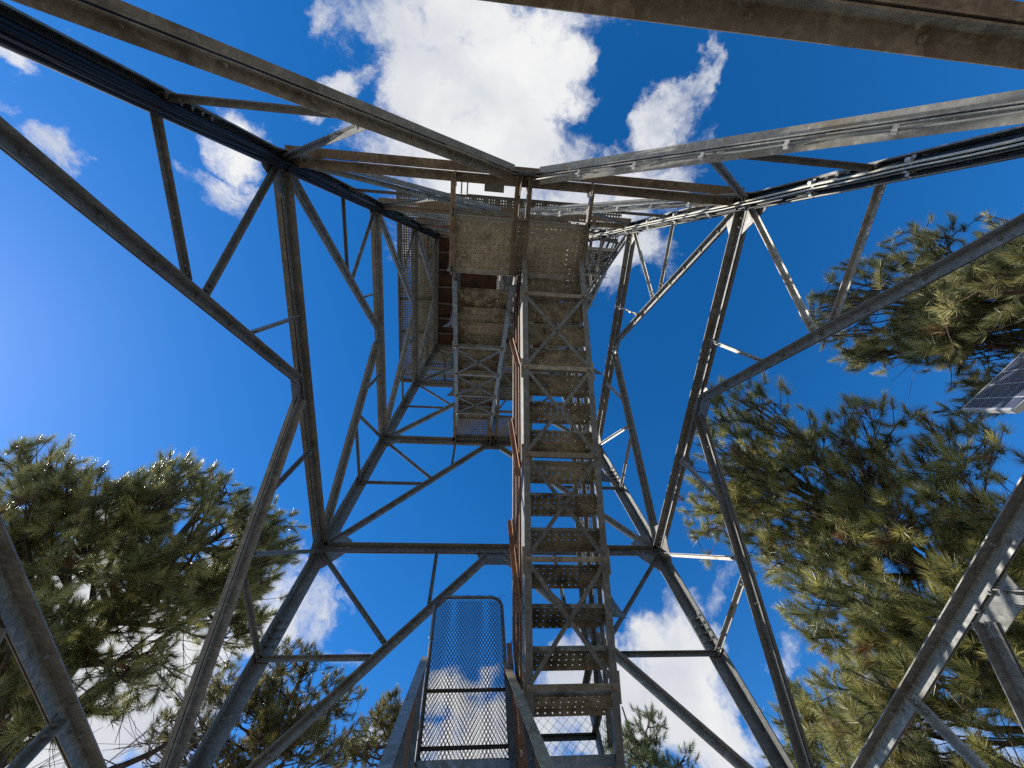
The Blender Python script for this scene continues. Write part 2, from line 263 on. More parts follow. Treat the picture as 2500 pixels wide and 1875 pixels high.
for s in 'FNLR':
    a,o=FACES[s];a=V(a);o=V(o);inn=-o
    for li in range(5):
        z0,z1=LV[li],LV[li+1];w0,w1=W(z0),W(z1)
        fl=(.100,.092,.080,.070,.070)[li]        # flange width of the girt at the top of this panel
        dl=(.085,.078,.062,.054,.050)[li]
        rw=(.066,.052,.044,.040,.038)[li]
        # girt
        b=MB();b.tee(fp(s,-w1+.05,z1),fp(s,w1-.05,z1),fl,fl,.009,inn,-UP)
        for t in [x*.31*w1 for x in(-3,-2.2,-1.3,-.5,.5,1.3,2.2,3)]:
            b.bolt(fp(s,t,z1-.045)+inn*.015,inn,.015); 
            b.bolt(fp(s,t+.06,z1-.009)+inn*.055,-UP,.013)
        b.build('girt',BROWNG if s=='N' else GALV,tower)  # near girts carry the ground bounce in their brown
        # mid gusset under the girt
        b=MB();h=(.24,.27,.22,.19,.17)[li]
        b.plate([fp(s,-.36*h/.3,z1-.01),fp(s,.36*h/.3,z1-.01),fp(s,.22*h/.3,z1-h),fp(s,-.22*h/.3,z1-h)],o,.010)
        for sg in(-1,1):
            for q in range(3):
                t=(.10+.075*q)*sg*h/.3;b.bolt(fp(s,t,z1-.10-.05*q)+inn*.016,inn,.014)
        b.build('gusset_plate',GALV,tower)
        # corner gussets round each node
        for sg in(-1,1):
            b=MB();h=(.42,.36,.30,.24,.2)[li]
            pts=[fp(s,sg*(w1-.02),z1-h),fp(s,sg*(w1-h*.35),z1-h),fp(s,sg*(w1-h*1.15),z1-.07),fp(s,sg*(w1-h*1.15),z1+.10),fp(s,sg*(w1-h*.55),z1+h*.75),fp(s,sg*(W(z1+h*.75)-.02),z1+h*.75)]
            b.plate([p+inn*.016 for p in pts],o,.009)
            for q in range(3): b.bolt(fp(s,sg*(w1-.12-.08*q*h/.3),z1-.05)+inn*.022,inn,.014)
            b.build('gusset_plate',GALV,tower)
        # K braces: from the legs at z0 up to the middle of the girt
        zt=z1-.13;
        for sg in(-1,1):
            lo=fp(s,sg*(w0-.10),z0+.06);hi=fp(s,sg*.14,zt)
            d=(hi-lo).normalized();st=d.cross(o);st=st if st.z<0 else -st
            b=MB();b.tee(lo,hi,dl,dl,.008,inn,st)
            for q in range(1,9): b.bolt(lo.lerp(hi,q/9)+st*dl*.5+inn*.014,inn,.013)
            b.build('brace',(LITPALEG if s=='N' and sg==1 else BROWNG if s=='N' and li<2 else GALV),tower)  # right near brace coloured as sunlit, lower near ones with bounce brown
            zm=(z0+z1)/2
            def dg(z):  # point on the brace at height z
                return lo.lerp(hi,(z-lo.z)/(hi.z-lo.z))
            dm=dg(zm)
            legm=fp(s,sg*(W(zm)-.03),zm)
            def strut(p,q,off,wd=rw,m=(LITPALEG if s=='R' else GALV)):  # right-face struts coloured as sunlit
                b=MB();dd=(q-p).normalized();side=dd.cross(o).normalized();side=side if side.z<0 else -side
                b.ell(p+inn*off-side*wd/2,q+inn*off-side*wd/2,wd,wd*.9,.006,side,inn)
                for e in(.05,.11): b.bolt(p+dd*e+inn*(off+.006),inn,.012);b.bolt(q-dd*e+inn*(off+.006),inn,.012)
                b.build('strut',m,tower)
            strut(legm,dm,.028)
            strut(fp(s,sg*(w1-.06),z1-.14),dg(zm+.14),.036)
            tq=.34*w1
            zz=lo.z+(hi.z-lo.z)*(1-(tq-.14)/(w0-.10-.14))
            if s!='N' or li>1: strut(fp(s,sg*tq,z1-.05),dg(zz-.03),.028,rw*.9)

# ------------------------------------------------------------------ stairs
CB=V((0,1,0))
def chain(b,P0,ux,uy,lx,ly,pitch,rr,ratio=1.0,clip=None):
    """diamond wire mesh over the parallelogram P0 + s*ux + t*uy"""
    P0=V(P0);ux=V(ux);uy=V(uy);k=ratio   # dt/ds slope = +-k
    step=pitch
    for sg in(1,-1):
        c=-ly/k if sg>0 else 0
        end=lx if sg>0 else lx+ly/k
        while c<end:
            # line: s=c+sg*t/k
            t0,t1=0.,ly
            if sg>0:
                t0=max(t0,-c*k);t1=min(t1,(lx-c)*k)
            else:
                t0=max(t0,(c-lx)*k);t1=min(t1,c*k)
            if t1-t0>.01:
                A=P0+ux*(c+sg*t0/k)+uy*t0;B=P0+ux*(c+sg*t1/k)+uy*t1
                b.tube([A,B],rr,3,cap=False)
            c+=step
def flight(xa,xb,yl,zl,yh,zh,nst,rustleft=False,guards=('l','r'),first=1,rungs=None,tri=('l','r')):
    """low end (yl,zl), high end (yh,zh)"""
    lo=V((0,yl,zl));hi=V((0,yh,zh));d=(hi-lo).normalized();sgn=1 if yh>yl else -1
    down=V((0,d.z*sgn,-abs(d.y)))    # perpendicular to the slope, pointing under the stair
    root=None
    b=MB()
    for x,ix in((xa,1),(xb,-1)):
        p0=lo+V((x,0,0))+down*.04;p1=hi+V((x,0,0))+down*.04
        b.bar(p0+down*.09-d*.06,p1+down*.09+d*.10,.20,.008,down)
        b.bar(p0+down*.194+V((ix*.024,0,0))-d*.06,p1+down*.194+V((ix*.024,0,0))+d*.10,.056,.008,(1,0,0))
    root=b.build('stair_flight',GALV,tower)
    run=(yh-yl)/nst;rise=(zh-zl)/nst;dep=.215
    for i in range(first,nst):
        y=yl+run*i;z=zl+rise*i;y0=y;y1=y+sgn*dep      # nose at y, back edge further up the flight
        b=MB();x0,x1=xa+.008,xb-.008
        b.box((x0,min(y0,y1),z-.003),(x1,max(y0,y1),z))
        c=.045
        for yy,h,sl in((y0,.042,-sgn*.006),(y1,.048,sgn*.006)):
            b.plate([(x0+.004,yy,z-.0035),(x1-.004,yy,z-.0035),(x1-c,yy+sl,z-h),(x0+c,yy+sl,z-h)],(0,1,0),.003)
        for x in(x0+.0015,x1-.0015):
            b.plate([(x,y0,z-.004),(x,y1,z-.004),(x,y1,z-.12),(x,y0+sgn*.05,z-.12)],(1,0,0),.0025)
        b.build('tread',PERF,root)
    Ln=(hi-lo).length;nseg=max(2,round(Ln/.88))
    if rungs is None: ss=[Ln*i/nseg for i in range(nseg+1)]
    else: ss=[(y-lo.y-down.y*.245)/d.y for y in rungs]
    for i,si in enumerate(ss):
        p=lo+d*si+down*.245
        b=MB();b.ell(V((xa+.004,0,0))+p,V((xb-.004,0,0))+p,.045,.05,.005,d,-down)
        for x in(xa+.035,xb-.035): b.bolt(V((x,0,0))+p+d*.024,down,.013)
        for x in(xa+.012,xb-.012): b.bar(V((x,0,0))+p-d*.09-down*.02,V((x,0,0))+p+d*.12-down*.02,.07,.005,(1,0,0))
        b.build('cross_angle',BROWNG,root)
        if i<len(ss)-1:
            q=lo+d*ss[i+1]+down*.245;b=MB()
            b.bar(V((xa+.03,0,0))+p+d*.05,V((xb-.03,0,0))+q-d*.005,.034,.005,(1,0,0)); b.bar(V((xb-.03,0,0))+p+d*.05-down*.007,V((xa+.03,0,0))+q-d*.005-down*.007,.034,.005,(1,0,0))
            b.bolt(V(((xa+xb)/2,0,0))+p.lerp(q,.5)+d*.022,down,.012)
            b.build('cross_brace',DARKG,root)
    for gside in guards:
        x=xa-.012 if gside=='l' else xb+.012;ox=-1 if gside=='l' else 1
        rl=(gside=='l' and rustleft)
        H=.93;mm=BROWNG if rl else GALV
        b=MB()
        A=lo+V((x,0,H));B=hi+V((x,0,H))
        b.ell(A,B,.05,.05,.006,(-ox,0,0),-UP);b.build('guard_rail',mm,root)
        b=MB();b.ell(lo+V((x,0,H*.52)),hi+V((x,0,H*.52)),.04,.04,.005,(-ox,0,0),-UP);b.build('guard_rail',RUST if rl else mm,root)
        b=MB();b.ell(lo+V((x,0,.06)),hi+V((x,0,.06)),.04,.04,.005,(-ox,0,0),UP);b.build('guard_rail',RUST if rl else mm,root)
        npst=max(2,round(Ln/1.1))
        for i in range(npst+1):
            p=lo.lerp(hi,i/npst)+V((x+ox*.008,0,0));b=MB();b.ell(p+V((0,0,-.20)),p+V((0,0,H)),.045,.045,.006,(0,sgn,0),(ox,0,0))
            # triangular outrigger bracket
            if 0<i<npst and gside in tri: b.plate([p+V((ox*.004,.03,-.20)),p+V((ox*.13,.03,-.22)),p+V((ox*.004,.03,.22))],(0,1,0),.004)
            b.build('guard_post',RUST if rl else mm,root)
        b=MB();ux=d;uy=UP
        chain(b,lo+V((x-ox*.006,0,.07)),ux,uy,Ln,H-.09,.052,.0016,1.25)
        b.build('mesh_panel',DMESH if gside=='l' else DARKG,root)
    return root
# flight: left column = x -.73..-.035, right column = .03..0.72
flight(-.73,-.035,-1.62,0,1.55,3.55,18,guards=())
flight(.03,.72,1.60,3.55,-1.47,6.70,15,rustleft=True,rungs=[1.104-.612*k for k in range(5)],tri=('r',))
flight(-.73,-.04,-1.50,6.70,1.53,9.27,13,guards=('l','r'),rungs=[-.405,.173,.714,1.244],tri=('l',))
flight(.03,.72,1.53,9.27,-1.30,11.49,11)
# last flight climbs outside the right face up to the catwalk
flight(1.86,2.56,-1.75,11.49,.75,13.95,12,guards=('r',))
def landing(x0,x1,y0,y1,z,girty=None,mt=LAND,beams=(-.73,-.045,.03,.715)):
    b=MB();b.box((x0,y0,z-.003),(x1,y1,z));root=b.build('landing',mt,tower)
    b=MB()
    for y,dy in((y0,1),(y1,-1)):
        b.ell((x0,y,z-.004),(x1,y,z-.004),.05,.075,.006,(0,dy,0),-UP)
    b.build('edge_angle',LITPALEG if z<8 else GALV,root)
    for x in beams:
        ya=girty if girty is not None else y0;yb=y1 if (girty is not None and girty<y0) else y0
        b=MB();b.ell((x,ya,z-.006),(x,yb,z-.006),.055,.10,.007,(1 if x>0 else -1,0,0),-UP)
        if girty is not None:
            b.plate([(x,ya,z+.1),(x,ya+(.14 if yb>ya else -.14),z+.1),(x,ya+(.14 if yb>ya else -.14),z-.15),(x,ya,z-.15)],(1,0,0),.006)
        b.build('landing_beam',BROWNG,root)
    return root
la=landing(-.73,.72,-2.08,-1.47,6.70,-2.50)
landing(-.73,.72,1.53,2.03,9.27,2.13,mt=GRATB)
lz=landing(-.73,.72,1.57,2.08,3.55,2.94)
landing(-.73,2.60,-2.46,-1.75,11.49,None,mt=GRATE,beams=(-.73,-.04,.715,1.45,1.86,2.56))
# posts and rails round the landings
def guard(pts,z,root,H=.95,mesh=True,m=GALV,mm=DARKG,pitch=.05,ratio=1.,rr=.0016,toe=False):
    for i in range(len(pts)-1):
        p=V((*pts[i],z));q=V((*pts[i+1],z));d=(q-p).normalized();ln=(q-p).length;o=d.cross(UP)
        b=MB();b.ell(p+UP*H,q+UP*H,.05,.05,.006,o,-UP);b.build('guard_rail',m,root);b=MB();b.ell(p+UP*H*.52,q+UP*H*.52,.04,.04,.005,o,-UP);b.build('guard_rail',m,root)
        if toe: b=MB();b.bar(p+UP*.06,q+UP*.06,.12,.004,UP);b.build('toe_board',m,root)
        k=max(1,round(ln/1.2))
        for j in range(k+1):
            c=p.lerp(q,j/k);b=MB();b.ell(c-UP*.12,c+UP*H,.045,.045,.006,d,-o);b.build('guard_post',m,root)
        if mesh: b=MB();chain(b,p+UP*.05-o*.004,d,UP,ln,H-.07,pitch,rr,ratio);b.build('mesh_panel',mm,root)
guard([(-.76,-1.5),(-.76,-2.1),(.75,-2.1),(.75,-1.5)],6.70,la,mesh=False)
guard([(-.02,2.06),(.75,2.06),(.75,1.62)],3.55,lz,H=.78,pitch=.085,rr=.0018,m=DARKG)
b=MB()

b=MB();c=V((-.33,-2.40,6.62));b.plate([c+V((-.10,0,-.17)),c+V((.10,0,-.17)),c+V((.10,.08,-.18)),c+V((-.10,.08,-.18))],(0,0,1),.006)
b.bar(c+V((-.07,.04,-.17)),c+V((-.02,.02,.02)),.02,.006,(1,0,0));b.bar(c+V((.07,.04,-.17)),c+V((.02,.02,.02)),.02,.006,(1,0,0));b.build('hanger_bracket',DARKG,tower)
# handrails of the lowest flight
for x,ox in((-.80,-1),(-.02,1)):
    b=MB();p=V((x,1.60,4.36 if ox<0 else 4.30));q=V((x,-1.45,1.02));b.ell(q,p,.062,.062,.006,(-ox,0,0),-UP)
    hr=b.build('handrail',LITPALEG if ox<0 else WARM,tower)  # lit tones put into the rail colours
    for t in(.02,.3,.62,.95):
        c=p.lerp(q,t);b=MB();b.ell(c-UP*1.0,c-UP*.006,.05,.05,.006,(0,1,0),(-ox,0,0));b.build('guard_post',GALV if ox<0 else DARKG,hr)
    b=MB();d=(q-p).normalized();chain(b,p-UP*.93+V((-ox*.006,0,0)),d,UP,(q-p).length,.88,.045,.0016,1.3);b.build('mesh_panel',RUST,hr)

# mesh gate at the head of the lowest flight
gate=empty('mesh_gate',(-.40,1.62,3.56));tag(gate,'rusty wire mesh gate with rounded pipe frame at the head of the lowest stair flight','gate')
gx0,gx1,gz0,gz1,gy=-.735,-.055,3.45,5.02,1.62;r=.12
pts=[(gx0,gy,gz0),(gx0,gy,gz1-r)]+[(gx0+r-r*math.cos(a),gy,gz1-r+r*math.sin(a)) for a in [math.pi/2*i/6 for i in range(1,7)]]+[(gx1-r+r*math.sin(a),gy,gz1-r+r*math.cos(a)) for a in [math.pi/2*i/6 for i in range(0,7)]]+[(gx1,gy,gz0)]
gl=gate.location
def rel(b):
    b.v=[(x-gl.x,y-gl.y,z-gl.z) for x,y,z in b.v];return b
b=MB();b.tube(pts,.017,8);rel(b).build('pipe_frame',GALV,gate,smooth=True)
for z in(3.65,4.07): b=MB();b.tube([(gx0,gy,z),(gx1,gy,z)],.014,6);rel(b).build('cross_rail',DMESH,gate)
b=MB();chain(b,(gx0,gy-.018,gz0),(1,0,0),UP,gx1-gx0,gz1-gz0-.015,.028,.0027,1.9)
rel(b).build('wire_mesh',DMESH,gate)
b=MB();chain(b,(gx0+.012,gy+.02,gz0),(1,0,0),UP,gx1-gx0-.012,gz1-gz0-.03,.031,.0026,1.75)
for i in range(5):
    x=gx0+.16+.12*i;b.tube([(x,gy+.01,gz1),(x+.02,gy,gz1+.02),(x+.06,gy-.01,gz1+.025),(x+.09,gy,gz1)],.0022,4)
rel(b).build('wire_mesh',DMESH,gate)
b=MB()
for z in(3.7,4.1,4.55,4.8): 
    for x in(gx0,gx1): b.tube([(x-.02,gy-.02,z),(x+.025,gy+.02,z+.004)],.004,5)
rel(b).build('wire_tie',ZINC,gate)

# ------------------------------------------------------------------ cabin and catwalk on top
ZC=13.93
b=MB();b.box((-2.56,-2.50,ZC-.004),(-1.60,2.70,ZC));b.box((-1.60,-2.50,ZC-.004),(1.55,-1.60,ZC));b.box((-1.60,1.62,ZC-.004),(1.60,2.70,ZC));b.box((1.6,-2.50,ZC-.004),(1.84,2.70,ZC));b.box((1.84,.85,ZC-.004),(2.60,2.70,ZC))
cat=b.build('catwalk',GRATE,tower)
b=MB()
for x in(-2.56,2.60): b.extr([(0,0),(.05,0),(.05,.13),(0,.13)],(x-.025,-2.50,ZC-.14),(x-.025,2.70,ZC-.14),(1,0,0),(0,0,1))
for y in(-2.50,2.70): b.extr([(0,0),(.05,0),(.05,.13),(0,.13)],(-2.535,y-.025,ZC-.14),(2.575,y-.025,ZC-.14),(0,1,0),(0,0,1))
b.build('edge_beam',DARKG,cat)
for y in(-2.0,-.9,.25,1.2,2.2):
    b=MB();b.ell((-2.53,y,ZC-.006),(-1.55,y,ZC-.006),.05,.08,.006,(0,1,0),-UP);b.build('catwalk_bracket',GALV,cat)
for x in(-1.3,-.2,.9):
    b=MB();b.ell((x,1.64,ZC-.006),(x,2.67,ZC-.006),.05,.08,.006,(1,0,0),-UP);b.ell((x,-2.47,ZC-.006),(x,-1.55,ZC-.006),.05,.08,.006,(1,0,0),-UP);b.build('catwalk_bracket',GALV,cat)
for y in(2.16,): 
    b=MB();b.ell((-2.53,y+.05,ZC-.09),(1.6,y+.05,ZC-.09),.05,.05,.006,(0,1,0),UP);b.build('catwalk_bracket',GALV,cat)
guard([(-2.56,2.70),(-2.56,-2.50),(2.60,-2.50)],ZC,cat,H=1.07,mesh=False,pitch=.09,m=DARKG,toe=True)
guard([(2.60,.85),(2.60,2.70),(-2.56,2.70)],ZC,cat,H=1.07,mesh=False,pitch=.09,m=DARKG,toe=True)
# floor of the cab between the legs and its joists
b=MB();b.box((-1.58,-1.58,ZC-.06),(1.58,1.60,ZC-.012));cab=b.build('cabin_floor',FLOORW,tower,label='rusty brown underside of the cabin floor')
for y in(-1.56,-1.08,-.62,-.16,.30,.72,1.16,1.58):
    b=MB();b.ell((-1.58,y,ZC-.062),(1.58,y,ZC-.062),.05,.12,.006,(0,-1 if y>1.5 else 1,0),-UP);b.build('floor_joist',GALV,cab)
for x in(-1.62,1.62):
    b=MB();b.extr([(0,0),(.07,0),(.07,.01),(.01,.01),(.01,.15),(.07,.15),(.07,.16),(0,.16)],(x-.03,-1.66,ZC-.32),(x-.03,1.70,ZC-.32),(1,0,0),(0,0,1));b.build('main_beam',GALV,cab)
b=MB()
for x0,x1,y0,y1 in((-1.98,1.98,-1.98,-1.92),(-1.98,1.98,2.02,2.08),(-1.98,-1.92,-1.92,2.02),(1.92,1.98,-1.92,2.02)): b.box((x0,y0,ZC+.006),(x1,y1,ZC+1.0));b.box((x0,y0,ZC+1.9),(x1,y1,ZC+2.2))
cw=b.build('cabin_wall',WALL,tower)
for x,y in((-1.95,-1.95),(-1.95,.05),(-1.95,2.05),(1.95,-1.95),(1.95,.05),(1.95,2.05),(0,-1.95),(0,2.05),(-1,-1.95),(1,-1.95),(-1,2.05),(1,2.05)):
    b=MB();b.box((x-.04,y-.04,ZC+1.0),(x+.04,y+.04,ZC+1.9));b.build('mullion',WALL,cw)
m,nt=mat('window_glass');gb=N(nt,'ShaderNodeBsdfPrincipled');gb.inputs['Base Color'].default_value=(.05,.07,.09,1);gb.inputs['Roughness'].default_value=.05;gb.inputs['Transmission Weight'].default_value=.6
oo=N(nt,'ShaderNodeOutputMaterial');nt.links.new(gb.outputs[0],oo.inputs[0]);GLASS=m
b=MB();b.box((-1.9,-1.955,ZC+1.0),(1.9,-1.945,ZC+1.9));b.box((-1.9,2.045,ZC+1.0),(1.9,2.055,ZC+1.9));b.box((-1.955,-1.9,ZC+1.0),(-1.945,2.0,ZC+1.9));b.box((1.945,-1.9,ZC+1.0),(1.955,2.0,ZC+1.9));b.build('window_pane',GLASS,cw)
b=MB();b.poly([(-2.3,-2.3,ZC+2.2),(2.3,-2.3,ZC+2.2),(2.3,2.4,ZC+2.2),(-2.3,2.4,ZC+2.2),(0,.05,ZC+2.9)],[(3,2,1,0),(0,1,4),(1,2,4),(2,3,4),(3,0,4)]);b.build('cabin_roof',DARKG,tower)
# small bracket frame standing out of the near catwalk edge
b=MB()
for x in(-.95,-.80): b.bar((x,-2.54,ZC-.05),(x,-2.95,ZC+.12),.035,.03,(1,0,0))
b.bar((-.97,-2.93,ZC+.11),(-.78,-2.93,ZC+.11),.035,.03,(0,0,1));b.build('antenna_bracket',DARKG,cat)

# ------------------------------------------------------------------ cables
def legpt(sx,sy,z,ix,iy): w=W(z);return V((sx*(w-ix),sy*(w-iy),z))
def bundle(name,label,cat_,specs,sx,sy,z0,z1,clampz,mats,seed):
    rr=random.Random(seed);root=empty(name,legpt(sx,sy,z0,.1,.1));tag(root,label,cat_);rl=root.location
    for kind,r,ix,iy,sag in specs:
        b=MB();pts=[];n=int((z1-z0)/.16);ph=rr.uniform(0,6)
        for i in range(n+1):
            z=z0+(z1-z0)*i/n
            # bends a little away from the leg between the clamps
            j=[k for k in range(len(clampz)-1) if clampz[k]<=z<=clampz[k+1]]
            s_=0
            if j: k=j[0];u=(z-clampz[k])/(clampz[k+1]-clampz[k]);s_=sag*math.sin(math.pi*u)
            wob=.006*math.sin(z*2.1+ph)
            pts.append(legpt(sx,sy,z,ix+s_+wob,iy+s_*.7+wob)-rl)
        b.tube(pts,r,8);b.build('cable',mats[kind],root,smooth=True)
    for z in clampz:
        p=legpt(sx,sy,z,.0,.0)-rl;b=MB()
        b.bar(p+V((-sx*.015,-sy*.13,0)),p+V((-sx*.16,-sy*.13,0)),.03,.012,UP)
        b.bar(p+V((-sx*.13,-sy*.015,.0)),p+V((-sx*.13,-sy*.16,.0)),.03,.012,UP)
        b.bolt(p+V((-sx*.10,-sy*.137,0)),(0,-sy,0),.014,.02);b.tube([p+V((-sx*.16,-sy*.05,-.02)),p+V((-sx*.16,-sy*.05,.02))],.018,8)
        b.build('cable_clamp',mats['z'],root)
    return root
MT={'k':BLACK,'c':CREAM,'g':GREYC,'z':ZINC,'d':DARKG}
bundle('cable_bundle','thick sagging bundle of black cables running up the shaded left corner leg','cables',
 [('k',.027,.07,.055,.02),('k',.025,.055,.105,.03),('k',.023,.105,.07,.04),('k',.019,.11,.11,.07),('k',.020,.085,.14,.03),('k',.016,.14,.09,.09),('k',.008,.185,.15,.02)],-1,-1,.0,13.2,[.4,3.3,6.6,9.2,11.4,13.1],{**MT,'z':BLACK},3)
bundle('cable_bundle','sunlit bundle of black, cream and grey cables with bright clamps on the right corner leg','cables',
 [('k',.034,.060,.060,.0),('k',.026,.115,.055,.004),('k',.022,.055,.120,.006),('c',.010,.150,.075,.010),('g',.012,.100,.105,.008),('k',.014,.140,.105,.010),('c',.007,.170,.110,.014),('g',.008,.085,.155,.008),('k',.010,.12,.15,.01)],1,-1,.0,13.2,[.5,2.0,3.4,4.15,4.9,5.7,6.5,7.1,7.8,8.5,9.2,9.9,10.7,11.4,12.3],MT,5)
# two thin cables up the near right brace, across the girt and on up the next one
b=MB();root=empty('thin_cable_pair',(0,0,0));tag(root,'pair of thin grey cables clipped along the sunlit brace above the right corner','cables')
for off in(.030,.050):
    pts=[]
    for (za,zb) in((LV[1],LV[2]),(LV[2],LV[3])):
        wa=W(za);lo=fp('N',wa-.10,za+.06);hi=fp('N',.14,zb-.13)
        n=14
        for i in range(n+1):
            if i in(0,): continue
            u=i/n;p=lo.lerp(hi,u) if za==LV[1] else hi.lerp(lo,1-u)
            d=(hi-lo).normalized();st=d.cross(V((0,-1,0)));st=st if st.z<0 else -st
            pts.append(p+st*(off+.06)+V((0,.045+.004*math.sin(i*1.7+off*50),0)))
        b=MB();b.tube(pts,.0065,6);b.build('cable',GREYC,root,smooth=True);pts=[]
for (za,zb) in((LV[1],LV[2]),(LV[2],LV[3])):
    wa=W(za);lo=fp('N',wa-.10,za+.06);hi=fp('N',.14,zb-.13);d=(hi-lo).normalized();st=d.cross(V((0,-1,0)));st=st if st.z<0 else -st
    for i in range(1,7):
        p=lo.lerp(hi,i/7);b=MB();b.bar(p+st*.03+V((0,.055,0)),p+st*.15+V((0,.055,0)),.03,.010,d);b.bar(p+st*.11+V((0,.02,0)),p+st*.11+V((0,.075,0)),.028,.022,d);b.build('cable_clip',ZINC,root)

# ------------------------------------------------------------------ solar panel
m,nt=mat('solar_cells');L=nt.links.new
uv=N(nt,'ShaderNodeUVMap');sx_=N(nt,'ShaderNodeSeparateXYZ');L(uv.outputs[0],sx_.inputs[0])
def line(src,period,width):
    a=N(nt,'ShaderNodeMath',operation='DIVIDE');a.inputs[1].default_value=period;L(src,a.inputs[0])
    f=N(nt,'ShaderNodeMath',operation='FRACT');L(a.outputs[0],f.inputs[0]);s=N(nt,'ShaderNodeMath',operation='SUBTRACT');s.inputs[1].default_value=.5;L(f.outputs[0],s.inputs[0])
    ab=N(nt,'ShaderNodeMath',operation='ABSOLUTE');L(s.outputs[0],ab.inputs[0]);g_=N(nt,'ShaderNodeMath',operation='GREATER_THAN');g_.inputs[1].default_value=.5-width/period/2;L(ab.outputs[0],g_.inputs[0]);return g_.outputs[0]
l1=line(sx_.outputs[0],.159,.007);l2=line(sx_.outputs[1],.159,.004);l3=line(sx_.outputs[1],.053,.0016)
mx=N(nt,'ShaderNodeMath',operation='MAXIMUM');L(l1,mx.inputs[0]);L(l2,mx.inputs[1])
h3=N(nt,'ShaderNodeMath',operation='MULTIPLY');h3.inputs[1].default_value=.35;L(l3,h3.inputs[0]);mx2=N(nt,'ShaderNodeMath',operation='MAXIMUM');L(mx.outputs[0],mx2.inputs[0]);L(h3.outputs[0],mx2.inputs[1])
cc=N(nt,'ShaderNodeMix');cc.data_type='RGBA';L(mx2.outputs[0],cc.inputs[0]);cc.inputs[6].default_value=(.07,.085,.15,1);cc.inputs[7].default_value=(.62,.63,.62,1)
pb=N(nt,'ShaderNodeBsdfPrincipled');L(cc.outputs[2],pb.inputs['Base Color']);pb.inputs['Roughness'].default_value=.22;pb.inputs['Coat Weight'].default_value=.6;pb.inputs['Coat Roughness'].default_value=.12
oo=N(nt,'ShaderNodeOutputMaterial');L(pb.outputs[0],oo.inputs[0]);CELLS=m
az_=math.radians(299);e=V((math.cos(az_),math.sin(az_),0));tl=math.radians(49)
h=V((-e.y,e.x,0));gq=-(h*math.cos(tl)+UP*math.sin(tl));gq=-gq if gq.z>0 else gq   # gq runs up the slope
P0=CP+V((.7812,.2330,.5791))*6.0
nrm=e.cross(gq).normalized()
if nrm.dot(CP-P0)<0: nrm=-nrm
sp=empty('solar_panel',P0);tag(sp,'tilted solar panel with pale aluminium frame beside the right pine branches','solar panel')

LX,LY=1.64,.99
def pl(a,b_,c=0): return e*a+gq*b_+nrm*c
me=bpy.data.meshes.new('cell_sheet');ptsf=[pl(0,0,-.004),pl(LX,0,-.004),pl(LX,LY,-.004),pl(0,LY,-.004)];me.from_pydata([tuple(p) for p in ptsf]+[tuple(p-nrm*.006) for p in ptsf],[],[(0,1,2,3),(7,6,5,4)])
ul=me.uv_layers.new(name='UVMap')
for i,(u,v) in enumerate([(.02,.02),(LX+.02,.02),(LX+.02,LY+.02),(.02,LY+.02)]*2): ul.data[i].uv=(u,v)
me.materials.append(CELLS);o_=bpy.data.objects.new('cell_sheet',me);COL.objects.link(o_);o_.parent=sp
b=MB()
for p,q,w in((pl(0,0),pl(LX,0),gq),(pl(LX,0),pl(LX,LY),-e),(pl(LX,LY),pl(0,LY),-gq),(pl(0,LY),pl(0,0),e)):
    b.bar(p-nrm*.017,q-nrm*.017,.042,.006,nrm);b.bar(p+w*.010+nrm*.002,q+w*.010+nrm*.002,.022,.003,w)
b.build('frame',ALU,sp)
b=MB();c=pl(LX/2,LY/2,-.05);b.tube([c,c-nrm*.18,V((c.x-nrm.x*.18,c.y-nrm.y*.18,-P0.z-.1))],.045,10)
b.bar(pl(.1,LY/2,-.04),pl(LX-.1,LY/2,-.04),.05,.04,gq);b.build('mounting_pole',ALU,sp)

# ------------------------------------------------------------------ pines
def unit(a): return a/np.maximum(np.linalg.norm(a,axis=-1,keepdims=True),1e-9)
def tuft_mesh(rg,nn,L0,axlen,width,tmin=6,tmax=88,wind=None):
    """needles of one brush along +Z: returns (3*nn,3)"""
    u=rg.random(nn);ph=rg.random(nn)*2*np.pi
    th=np.radians(tmin+(tmax-tmin)*(1-u)**1.0*(0.55+.45*rg.random(nn)))
    base=np.stack([0*u,0*u,-axlen*(1-u)],1)
    d=np.stack([np.sin(th)*np.cos(ph),np.sin(th)*np.sin(ph),np.cos(th)],1)
    ln=L0*(.75+.35*rg.random(nn))
    side=unit(np.cross(d,rg.normal(size=(nn,3))))
    tip=base+d*ln[:,None]
    mid=base+d*ln[:,None]*.55+np.array([0,0,-.004])
    return np.stack([base-side*width/2,base+side*width/2,tip+side*width*.12],1).reshape(-1,3)
def frames(dirs,rg):
    z=unit(dirs);r=rg.normal(size=z.shape);x=unit(np.cross(r,z));y=np.cross(z,x);return np.stack([x,y,z],-1)  # columns
